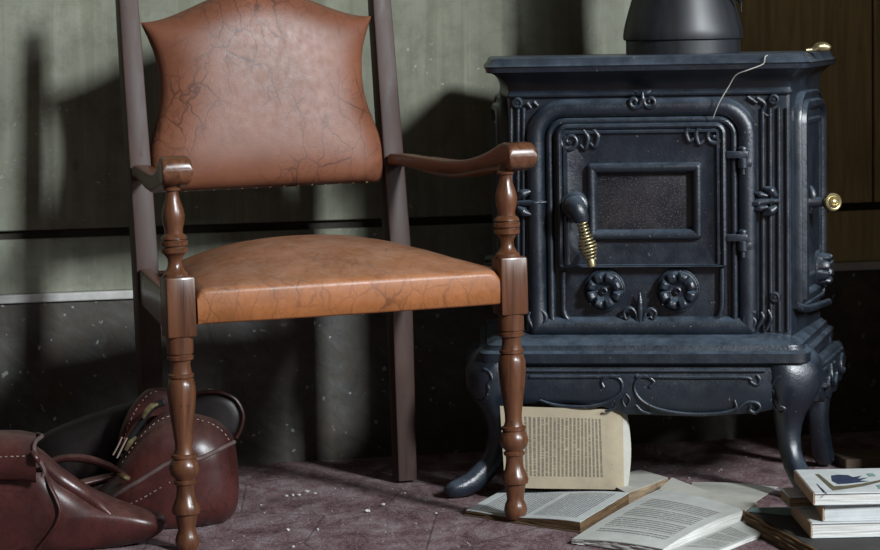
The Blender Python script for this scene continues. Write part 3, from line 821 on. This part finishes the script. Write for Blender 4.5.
# small brass piece left lying on the stove top, and a thread hanging over its edge
bm = bmesh.new()
b0 = S(806, 50, .02); b0.z = zt + .004
tube(bm, [b0, b0 + Vector((.012, .004, .001)), b0 + Vector((.020, .006, .0045)), b0 + Vector((.032, .010, .0055)), b0 + Vector((.042, .012, .003)), b0 + Vector((.044, .012, .002))], [.0035, .0038, .0085, .0095, .006, .002], 12, 4)
bm.transform(STM)
o = finish(bm, 'brass_knob', BRASS, None, sharp=80)
tag(o, 'small tarnished brass knob lying on the stove top plate', 'knob')
bm = bmesh.new()
THR = m_plain('grey_thread', (.42, .40, .37), .9)
tube(bm, [S(768, 55.2, -.045), S(765, 57, -.064), S(763, 64, -.064), S(748, 70, -.066), S(736, 75, -.055), S(729, 86, -.040), S(719, 103, -.030), S(713, 118, -.014)], .0011, 6, 4)
bm.transform(STM)
o = finish(bm, 'loose_thread', THR, None)
tag(o, 'pale dusty thread hanging from the stove top to its door', 'thread')

# ------------------------------------------------------------------ the leather bag
bag = empty('leather_bag', (-.62, 4.42, 0))
tag(bag, 'worn oxblood leather bag slumped open on the floor behind the chair leg', 'bag')
def outl(pts, Y, k=5): return catmull([on_y(px, py, Y) for px, py in pts], k, True)
BI = Matrix.Translation(bag.location)
bm = bmesh.new()
pillow(bm, outl([(108, 480), (122, 454), (143, 428), (163, 414), (182, 413), (200, 415), (217, 421), (231, 436), (236, 455), (239, 490), (235, 512), (222, 525), (195, 530), (150, 532), (110, 532), (88, 525), (88, 500)], 4.49), .085, .10, 12, .001, .55, .018, 3)
bbody = finish_w(bm, 'bag_body', BAGL, bag, sharp=75)
stroke_on('seam_piping', bbody, BI, [([(100, 505), (112, 497), (125, 489), (139, 481), (155, 471), (169, 463), (184, 460), (198, 459), (212, 453), (224, 447), (234, 442)], .0040), ], PIPING, bbody, lift=.0005)
def stitches(o, pts, parent, dash=.006):
    q = catmull(on_obj(o, BI, pts, .0002), 12); bm = bmesh.new(); acc = 0; seg = []
    for a, b in zip(q, q[1:]):
        acc += (b - a).length
        if acc % (dash * 1.6) < dash: seg.append(b)
        else:
            if len(seg) > 1: tube(bm, [seg[0], seg[-1]], .0011, 5, 1)
            seg = []
    r = finish(bm, 'stitching', STITCH, parent); r['kind'] = 'stuff'
    return r
stitches(bbody, [(120, 508), (139, 500), (155, 491), (172, 481)], bbody); stitches(bbody, [(122, 463), (133, 447), (147, 430), (160, 420), (170, 416)], bbody); stitches(bbody, [(196, 419), (212, 424), (224, 433), (231, 444)], bbody)
# raised rear half of the mouth
bm = bmesh.new()
pillow(bm, outl([(176, 402), (190, 396), (205, 392), (222, 393), (236, 400), (243, 414), (241, 428), (234, 438), (215, 440), (190, 436), (175, 425)], 4.60), .018, .012, 6, None, .35)
fl_ = finish_w(bm, 'mouth_flap', BAGD, bag, sharp=75)
bm = bmesh.new()
tube(bm, [on_y(px, py, 4.585) for px, py in ((176, 402), (190, 396), (205, 392), (222, 393), (236, 400), (243, 414), (241, 428), (236, 438))], .0035, 8, 5)
finish_w(bm, 'flap_binding', BAGL, fl_)
bm = bmesh.new()
pillow(bm, outl([(20, 452), (45, 432), (75, 419), (100, 411), (125, 404), (140, 402), (142, 425), (130, 450), (112, 480), (60, 490), (25, 480)], 4.60), .03, .03, 6, .001, .45, .006, 9)
finish_w(bm, 'rear_panel', BAGD, bag, sharp=75)
bm = bmesh.new()
pillow(bm, outl([(118, 440), (124, 420), (134, 402), (148, 389), (162, 388), (178, 394), (182, 410), (165, 412), (148, 420), (132, 442), (124, 452)], 4.52), .02, .015, 6, None, .4)
ml = finish_w(bm, 'mouth_leaf', BAGL, bag, sharp=75)
stitches(ml, [(124, 440), (129, 424), (137, 408), (148, 395), (158, 391)], ml)
# mouth bar with clasps
bm = bmesh.new()
tube(bm, [on_y(px, py, 4.452) for px, py in ((119, 455), (128, 442), (140, 424), (152, 408), (164, 402))], .0062, 10, 5)
barm = finish_w(bm, 'mouth_bar', BLACKM, bag)
for pts, r in ((((143, 418), (147, 411), (152, 406), (158, 404)), [.005, .009, .009, .004]), (((126, 450), (130, 443), (136, 437)), [.006, .008, .004])):
    bm = bmesh.new(); tube(bm, [on_y(px, py, 4.442) for px, py in pts], r, 10, 4, flat=.6)
    finish_w(bm, 'clasp', BRASS, barm)
bm = bmesh.new()
for pts in (((113, 455), (118, 446), (122, 437)), ((117, 458), (122, 448), (127, 438))):
    tube(bm, [on_y(px, py, 4.44) for px, py in pts], .0015, 6, 3)
finish_w(bm, 'torn_threads', STITCH, barm)
# nearer, collapsed half
bm = bmesh.new()
pillow(bm, outl([(-90, 455), (-30, 441), (15, 441), (40, 450), (62, 468), (92, 489), (128, 502), (152, 509), (163, 514), (167, 521), (163, 529), (150, 538), (125, 547), (90, 556), (30, 570), (-50, 580), (-110, 560), (-120, 500)], 4.30), .075, .07, 12, .001, .6, .020, 5)
bpouch = finish_w(bm, 'bag_front', BAGL, bag, sharp=75)
stroke_on('crease_fold', bpouch, BI, [([(44, 466), (60, 480), (80, 493), (100, 507), (113, 517)], [.010, .016, .015, .010, .002])], BAGL, bpouch, 12, 6, -.004)
bm = bmesh.new(); rows = []
for px in (-80, -40, 0, 20, 36):
    dd = 0 if px < 30 else 3
    rows.append([on_y(px, py + dd, Y) for py, Y in ((431, 4.34), (430, 4.29), (432, 4.24), (438, 4.215), (450, 4.205), (465, 4.205), (478, 4.21), (480, 4.216), (465, 4.216), (450, 4.218), (440, 4.226), (436, 4.245), (435, 4.29), (436, 4.34))])
loft(bm, rows)
fp = finish_w(bm, 'flap', BAGL, bag, sharp=60)
bm = bmesh.new()
tube(bm, [on_y(px, py, Y) for px, py, Y in ((37, 434, 4.30), (42, 436, 4.25), (36, 441, 4.215), (34, 449, 4.205), (38, 459, 4.20), (44, 470, 4.20), (42, 477, 4.20))], .0035, 8, 4)
finish_w(bm, 'flap_edge', PIPING, fp)
stitches(fp, [(-30, 459), (0, 457), (15, 456.5), (30, 456)], fp)
bm = bmesh.new()
q = on_obj(bpouch, BI, [(44, 470), (50, 486), (57, 500), (60, 512), (56, 525), (47, 538), (38, 549), (30, 560)], .004)
q = [v + bag.location for v in q]
tube(bm, [on_y(33, 452, 4.20), on_y(38, 460, 4.195)] + q, .0052, 10, 5, flat=.7)
finish_w(bm, 'strap', BAGL, bag)
# carrying handle
bm = bmesh.new()
tube(bm, [on_y(px, py, Y) for px, py, Y in ((46, 468, 4.35), (54, 461, 4.35), (68, 458, 4.36), (86, 459, 4.38), (104, 464, 4.39), (119, 472, 4.40), (130, 479, 4.40))], [.008, .0105, .0115, .012, .011, .009, .005], 12, 5, flat=.6)
hd = finish_w(bm, 'handle', BAGL, bag)
bm = bmesh.new()
tube(bm, [on_y(px, py, Y) for px, py, Y in ((70, 486, 4.37), (86, 482, 4.385), (102, 478, 4.40), (116, 474, 4.41))], [.009, .011, .010, .006], 12, 5, flat=.6)
finish_w(bm, 'handle_underside', BAGL, hd)
bm = bmesh.new()
tube(bm, [on_y(118, 474, 4.395), on_y(124, 477, 4.39), on_y(129, 479, 4.395)], [.003, .005, .003], 8, 3)
finish_w(bm, 'handle_ring', BRASS, hd)

# ------------------------------------------------------------------ the books
INK = (.035, .033, .035)
PAGE1 = m_paper('page_printed_grey', (.47, .49, .48), INK, 40, True, (.10, .93, .07, .92), 2.0)
PAGE2 = m_paper('page_printed_long', (.47, .48, .45), INK, 30, False, (.12, .90, .14, .82), 5.0)
PAGE3 = m_paper('page_standing', (.34, .285, .20), INK, 30, True, (.15, .88, .03, .84), 1.0)
PAGEB = m_paper('page_blank', (.42, .41, .36))
PAGEW = m_paper('page_white', (.50, .52, .52))
EDGE = m_edges('leaf_edges_tan', (.10, .065, .036), (.34, .26, .17))
EDGEW = m_edges('leaf_edges_pale', (.38, .37, .34), (.62, .62, .60))
EDGEB = m_edges('leaf_edges_brown', (.045, .028, .014), (.17, .105, .055))
COVB = m_plain('brown_board', (.11, .070, .042), .85, .35)
COVT = m_plain('faded_teal_cloth', (.11, .17, .17), .8, .2)
KRAFT = m_plain('brown_paper', (.34, .23, .15), .85, .2)
def sheet(bm, P, nu=14, nv=10, curve=None, thick=.0012):
    """four world corners a (front left) b c d -> curled sheet with real thickness and UVs"""
    a, b, c, d = [Vector(p) for p in P]; uvl = bm.loops.layers.uv.verify(); top, botm = [], []
    for j in range(nv + 1):
        v = j / nv; rt, rb2 = [], []
        for i in range(nu + 1):
            u = i / nu
            p = (a * (1 - u) + b * u) * (1 - v) + (d * (1 - u) + c * u) * v
            if curve: p = p + curve(u, v)
            rt.append((bm.verts.new(p), (u, v))); rb2.append((bm.verts.new(p - Vector((0, 0, thick))), (u, v)))
        top.append(rt); botm.append(rb2)
    def face(q):
        f = bm.faces.new([x[0] for x in q])
        for l, x in zip(f.loops, q): l[uvl].uv = x[1]
    for j in range(nv):
        for i in range(nu):
            face((top[j][i], top[j][i + 1], top[j + 1][i + 1], top[j + 1][i])); face((botm[j][i], botm[j + 1][i], botm[j + 1][i + 1], botm[j][i + 1]))
    rg = lambda R: R[0] + [r[-1] for r in R[1:-1]] + R[-1][::-1] + [r[0] for r in R[1:-1]][::-1]
    A_, B_ = rg(top), rg(botm)
    for i in range(len(A_)):
        j = (i + 1) % len(A_); face((A_[j], A_[i], B_[i], B_[j]))
def block(bm, P, zb, curve=None, nu=14, nv=10, jag=.0012):
    """block of leaves under four top corners down to height zb, sides slightly ragged"""
    a, b, c, d = [Vector(p) for p in P]; layers = []
    K = 6
    for k in range(K + 1):
        t = k / K; lp = []
        path = [(i / nu, 0) for i in range(nu)] + [(1, j / nv) for j in range(nv)] + [(1 - i / nu, 1) for i in range(nu)] + [(0, 1 - j / nv) for j in range(nv)]
        for u, v in path:
            p = (a * (1 - u) + b * u) * (1 - v) + (d * (1 - u) + c * u) * v
            if curve: p = p + curve(u, v)
            ctr = (a + b + c + d) / 4; dr = (p - ctr); dr.z = 0
            p = p + dr.normalized() * (random.uniform(-jag, jag) if 0 < k else 0)
            p.z = p.z - .0008 + (zb - p.z + .0008) * t
            lp.append(p)
        layers.append(lp)
    loft(bm, layers, True, False, True)

# open book with a raised gathering of leaves, under the chair's foot
b1 = empty('open_book', on_z(560, 508, 0))
tag(b1, 'open book with leaves standing upright, under the turned chair leg', 'book')
H1 = .012
P = [on_z(466, 510, .010), on_z(580, 522, .019), on_z(629, 492.5, .024), on_z(506, 488, .013)]
cv = lambda u, v: Vector((0, 0, .003 * math.sin(u * PI) * u - .0085 * math.sin(u * PI) ** 2 * (1 - u)))
bm = bmesh.new(); block(bm, P, .002, cv); finish_w(bm, 'page_block', EDGEB, b1, sharp=50)
bm = bmesh.new(); sheet(bm, P, curve=cv); finish_w(bm, 'page', PAGE1, b1)
Q = [Vector((p.x, p.y, .0022)) + (Vector((p.x, p.y, 0)) - Vector((b1.location.x, b1.location.y, 0))) * .02 for p in P]
bm = bmesh.new(); sheet(bm, Q, 2, 2, None, .0020); finish_w(bm, 'cover', COVB, b1)
P2 = [on_z(627, 493, .022), on_z(668, 477.5, .019), on_z(640, 469.5, .019), on_z(600, 478.5, .022)]
bm = bmesh.new(); block(bm, P2, .001); finish_w(bm, 'page_block', EDGE, b1, sharp=50)
bm = bmesh.new(); sheet(bm, P2, 6, 6); finish_w(bm, 'page', PAGEB, b1)
# standing leaves: printed leaf facing the room, folded round at its right edge
bm = bmesh.new(); uvl = bm.loops.layers.uv.verify()
YS = on_z(575, 489.5, .0195).y - .0
def stand(px, py, dy): return on_y(px, py, YS + dy)
colsL = [(505, 487.5, 500, 406, 0), (540, 488.5, 540, 407.3, -.002), (580, 489, 580, 408.6, -.002), (610, 489.5, 606, 409.4, 0), (620, 489.7, 620, 409.6, .002), (624, 489.5, 623, 409.8, .006)]
def leafmesh(name, cols, mt, parent, thick=.002):
    bm = bmesh.new(); uvl = bm.loops.layers.uv.verify(); nv = 8; F_, B_ = [], []
    for i, (x0, y0, x1, y1, dy) in enumerate(cols):
        f, b = [], []
        for j in range(nv + 1):
            v = j / nv; p = stand(x0 + (x1 - x0) * v, y0 + (y1 - y0) * v, dy + .010 * v * v)
            uu = (x0 - cols[0][0]) / (cols[-1][0] - cols[0][0])
            f.append((bm.verts.new(p), (uu, v))); b.append((bm.verts.new(p + Vector((0, thick, 0))), (uu, v)))
        F_.append(f); B_.append(b)
    def face(q):
        ff = bm.faces.new([x[0] for x in q])
        for l, x in zip(ff.loops, q): l[uvl].uv = x[1]
    for i in range(len(cols) - 1):
        for j in range(nv):
            face((F_[i][j], F_[i + 1][j], F_[i + 1][j + 1], F_[i][j + 1])); face((B_[i][j], B_[i][j + 1], B_[i + 1][j + 1], B_[i + 1][j]))
        face((F_[i][0], B_[i][0], B_[i + 1][0], F_[i + 1][0])); face((F_[i][nv], F_[i + 1][nv], B_[i + 1][nv], B_[i][nv]))
    for j in range(nv):
        face((F_[0][j], F_[0][j + 1], B_[0][j + 1], B_[0][j])); face((F_[-1][j], B_[-1][j], B_[-1][j + 1], F_[-1][j + 1]))
    return finish_w(bm, name, mt, parent)
leafmesh('standing_leaf', colsL, PAGE3, b1)
# bowed leaves behind it
for dx, dyy in ((0, 0), (1.6, .004), (3.0, .008)):
    cols = [(618, 489.3, 617, 411, .006 + dyy), (623 + dx, 488.6, 622.5 + dx * .6, 411, .009 + dyy), (625 + dx, 487, 624 + dx, 412, .012 + dyy)]
    bm = bmesh.new(); rows = []
    for (x0, y0, x1, y1, dy) in cols:
        r_ = []
        for j in range(11):
            v = j / 10; bow = 3.6 * math.sin(PI * min(1, v * 1.0)) * (1 if x0 > 620 else 0)
            r_.append(stand(x0 + (x1 - x0) * v + bow, y0 + (y1 - y0) * v, dy + .010 * v * v))
        rows.append(r_ + [p + Vector((0, .0012, 0)) for p in r_[::-1]])
    loft(bm, rows); finish_w(bm, 'bowed_leaf', PAGEB, b1)

# second open book
b2 = empty('open_book', on_z(660, 515, 0))
tag(b2, 'open book lying flat with a printed page, its foxed leaf curling up', 'book')
P = [on_z(572, 539, .010), on_z(663, 549, .012), on_z(745, 510, .024), on_z(659, 489, .022)]
cv2 = lambda u, v: Vector((0, 0, .007 * math.sin(PI * v) * (.6 + .4 * u) + .004 * math.sin(PI * u)))
bm = bmesh.new(); sheet(bm, P, 16, 14, cv2); finish_w(bm, 'page', PAGE2, b2)
bm = bmesh.new(); block(bm, [p + Vector((0, .002, 0)) for p in P], .0015, cv2, 16, 14, .0018); finish_w(bm, 'page_block', EDGEW, b2, sharp=50)
P = [on_z(659, 489.5, .0235), on_z(745, 510.5, .0255), on_z(757, 502.5, .024), on_z(672, 479.5, .026)]
cv3 = lambda u, v: Vector((0, 0, -.005 * math.sin(PI * u) + .004 * v * (1 - u)))
bm = bmesh.new(); sheet(bm, P, 14, 6, cv3); finish_w(bm, 'curling_leaf', PAGEB, b2)
bm = bmesh.new(); block(bm, P, .0015, cv3, 14, 6); finish_w(bm, 'page_block', EDGE, b2, sharp=50)

# gathering of leaves by the second book
b3 = empty('loose_gathering', on_z(722, 540, 0))
tag(b3, 'loose gathering of yellowed leaves between open book and brown book', 'book leaves')
P = [on_z(668, 551, .006), on_z(716, 551, .007), on_z(762, 533, .008), on_z(741, 519, .008)]
bm = bmesh.new(); sheet(bm, P, 8, 8); finish_w(bm, 'page', PAGE2, b3)
bm = bmesh.new(); block(bm, P, .0005, None, 8, 8); finish_w(bm, 'page_block', EDGEW, b3, sharp=50)
# loose sheet on the floor
bm = bmesh.new()
P = [on_z(688, 500, .0016), on_z(752, 504, .0016), on_z(778, 487, .0022), on_z(692, 482, .0016)]
sheet(bm, P, 8, 6, lambda u, v: Vector((0, 0, .003 * math.sin(PI * u) * v)), .0008)
o = finish(bm, 'paper_sheet', PAGEB)
tag(o, 'single loose sheet of grey paper lying under the stove front', 'paper')

# brown book beneath the pile
def flat_book(name, label, corner, ang, w, d, z0, th, mc, me, group=None, ct=.0022, spine_gap=.004, lift=0.0):
    """closed book: corner = front-left, lies along ang; two boards and a block of leaves"""
    r = empty(name, (corner[0], corner[1], z0), (0, 0, ang)); tag(r, label, 'book', group)
    bm = bmesh.new(); box(bm, 0, w, 0, d, 0, ct, .0006, 1); finish(bm, 'cover', mc, r, smooth=False)
    top = bmesh.new(); box(top, 0, w, 0, d, th - ct, th, .0006, 1); tc = finish(top, 'cover', mc, r, smooth=False)
    bm = bmesh.new(); layers = []; K = 8
    for k in range(K + 1):
        z = ct + (th - 2 * ct) * k / K; j = random.uniform(-.0006, .0006)
        layers.append([Vector((x, y, z)) for x, y in ((spine_gap * .3 + j, .003 + j), (w * .5, .0026 - j), (w - .003 + j, .003 + j), (w - .003, d - .003 + j), (spine_gap * .3, d - .003))])
    loft(bm, layers); finish(bm, 'page_block', me, r, smooth=False)
    return r, tc
COVD = m_plain('shade_dark_cloth', (.028, .026, .024), .8, .3)  # cover colour darkened to stand in for the shade beneath the pile
a0, a1 = on_z(748, 511, .024), on_z(824, 553, .024)
ang = math.atan2(a1.y - a0.y, a1.x - a0.x) + PI / 2
bk, _ = flat_book('worn_book', 'worn brown-edged book with teal cover lying under the pale pile', (a1.x, a1.y), ang, .20, (a0 - a1).length, .0005, .0235, COVD, EDGEB)
L4 = (a0 - a1).length
for lv in range(4):
    bm = bmesh.new(); pts = []
    for i in range(13):
        y0 = L4 * i / 12; pts.append(Vector((-.004 - .003 * lv + random.uniform(-.002, .002), y0, .0205 - .0052 * lv + random.uniform(-.001, .001))))
    tube(bm, pts, [.0022] + [random.uniform(.0030, .0044) for _ in range(11)] + [.002], 8, 3)
    finish(bm, 'torn_spine_layer', EDGEB, bk)
fl0 = [on_z(748, 511, .026), on_z(793, 515.5, .026), on_z(792, 507, .030), on_z(752, 507.5, .030)]
bm = bmesh.new(); sheet(bm, fl0, 6, 4, None, .0015)
bm.transform(Matrix.Rotation(-ang, 4, 'Z') @ Matrix.Translation(-bk.location)); finish(bm, 'loose_cover', COVT, bk)
# pale pile
ZP = .0247
gl = (on_y(812, 535, 4.115).x, 4.115)
lb, _ = flat_book('pale_book', 'pale thick book lowest of the white pile on the worn brown book', gl, .02, .20, .20, ZP, .0255, PAGEW, EDGEW)
bm = bmesh.new(); box(bm, -.0022, .0, .0, .20, .0005, .025, .0006, 1); finish(bm, 'wrapper', KRAFT, lb, smooth=False)
gm = (on_y(824, 520, 4.125).x, 4.125)
mb, _ = flat_book('pale_book', 'white book with a brown wrapper, in the middle of the pile', gm, -.03, .19, .10, ZP + .0258, .0285, PAGEW, PAGEW)
bm = bmesh.new(); box(bm, -.0025, .0, .0, .10, 0, .0285, .0006, 1); finish(bm, 'wrapper', KRAFT, mb, smooth=False)
gs = (on_y(788, 495, 4.26).x, 4.245)
flat_book('small_booklet', 'small pale booklet sticking out behind the middle book of the pile', gs, .05, .16, .085, ZP + .0258, .020, PAGEW, EDGE)
gt = (on_y(814.5, 505, 4.115).x, 4.115)
tb, tcv = flat_book('illustrated_book', 'white-covered book with a blue bird picture, topmost of the pile', gt, .0, .21, .225, ZP + .0546, .0205, PAGEW, EDGEW)
bm = bmesh.new(); box(bm, -.0022, .0, .0, .225, .0005, .0195, .0006, 1); finish(bm, 'wrapper', KRAFT, tb, smooth=False)
ztb = ZP + .0546 + .0205
def decal(name, polys, mt, parent, root):
    bm = bmesh.new()
    for poly in polys:
        v = [bm.verts.new(on_z(px, py, ztb + .0004) - root.location) for px, py in poly]
        u_ = [bm.verts.new(on_z(px, py, ztb + .0001) - root.location) for px, py in poly]
        bm.faces.new(v)
        for i in range(len(v)): bm.faces.new((v[i], v[(i + 1) % len(v)], u_[(i + 1) % len(v)], u_[i]))
    return finish(bm, name, mt, parent, smooth=False)
NAVY = m_plain('print_navy', (.02, .03, .07), .7, .5, 90); OLV = m_plain('print_olive', (.10, .085, .05), .7, .3, 60); SEAG = m_plain('print_sea_green', (.16, .25, .24), .7, .3, 60)
decal('bird_print', [[(831, 475.5), (838, 474.5), (848, 475), (853, 477), (862, 475.5), (858, 478.5), (868, 477.5), (860, 480.5), (870, 481), (857, 482.5), (848, 483.5), (838, 484), (832, 481)]], NAVY, tcv, tb)
decal('branch_print', [[(815, 474), (819, 474), (834, 486), (846, 485.5), (862, 483.5), (884, 479), (884, 481), (864, 486), (848, 488.5), (833, 490.5), (830, 488)]], OLV, tcv, tb)
for pl in ([(866, 473.5), (873, 473), (876, 476), (869, 476.5)], [(876, 485), (884, 483.5), (884, 488), (879, 489)]): decal('foliage_print', [pl], SEAG, tcv, tb)
decal('caption_print', [[(816.5 + i * 1.9, 484 + i * 1.9), (817.3 + i * 1.9, 483.6 + i * 1.9), (823.5 + i * 1.9 - (i % 2), 491.3 + i * 1.2), (822.7 + i * 1.9 - (i % 2), 491.7 + i * 1.2)] for i in range(3)], NAVY, tcv, tb)

# ------------------------------------------------------------------ plank and litter
PLK = m_wood('dusty_plank', (.05, .032, .02), (.12, .08, .05), .7, 0)
bm = bmesh.new(); q = on_z(846, 470, 0); box(bm, 0, .15, 0, .11, 0.0005, .02, .002, 1)
o = finish(bm, 'wood_plank', PLK, smooth=False); o.location = (q.x, q.y, 0); o.rotation_euler = (0, 0, .16)
tag(o, 'short brown plank on the floor behind the pile of books', 'plank')
CRUMB = m_plain('plaster_crumbs', (.42, .40, .38), .9)
bm = bmesh.new()
def crumb(p, s):
    h = bmesh.ops.create_icosphere(bm, subdivisions=1, radius=s, matrix=Matrix.Translation(p + Vector((0, 0, s * .55))) @ Matrix.Rotation(random.uniform(0, 6), 4, 'Z') @ Matrix.Diagonal((1, random.uniform(.6, 1.2), .6, 1)))
    for v in h['verts']: v.co += Vector((random.uniform(-1, 1), random.uniform(-1, 1), random.uniform(-.5, .5))) * s * .25
for px, py, s in ((286, 497, .004), (293, 496, .004), (307, 493, .0055), (299, 496, .004), (315, 494, .003), (367, 512.5, .0055), (383, 505.5, .0045), (288, 531, .004), (425, 501, .003), (405, 494, .003), (436, 514, .003), (335, 489, .002), (372, 490, .002), (261, 506, .003), (318, 530, .003), (293, 548, .004)):
    crumb(on_z(px, py, 0), s)
for _ in range(150):
    px, py = random.uniform(200, 470), random.uniform(466, 550)
    crumb(on_z(px, py, 0), random.choice((.0007, .0009, .0012, .0016)))
for _ in range(28):
    crumb(on_z(random.uniform(640, 780), random.uniform(445, 480), 0), random.uniform(.001, .0022))
o = finish(bm, 'plaster_crumbs', CRUMB, smooth=False)
tag(o, 'scattered crumbs of fallen plaster on the dusty red floor', 'debris', kind='stuff')
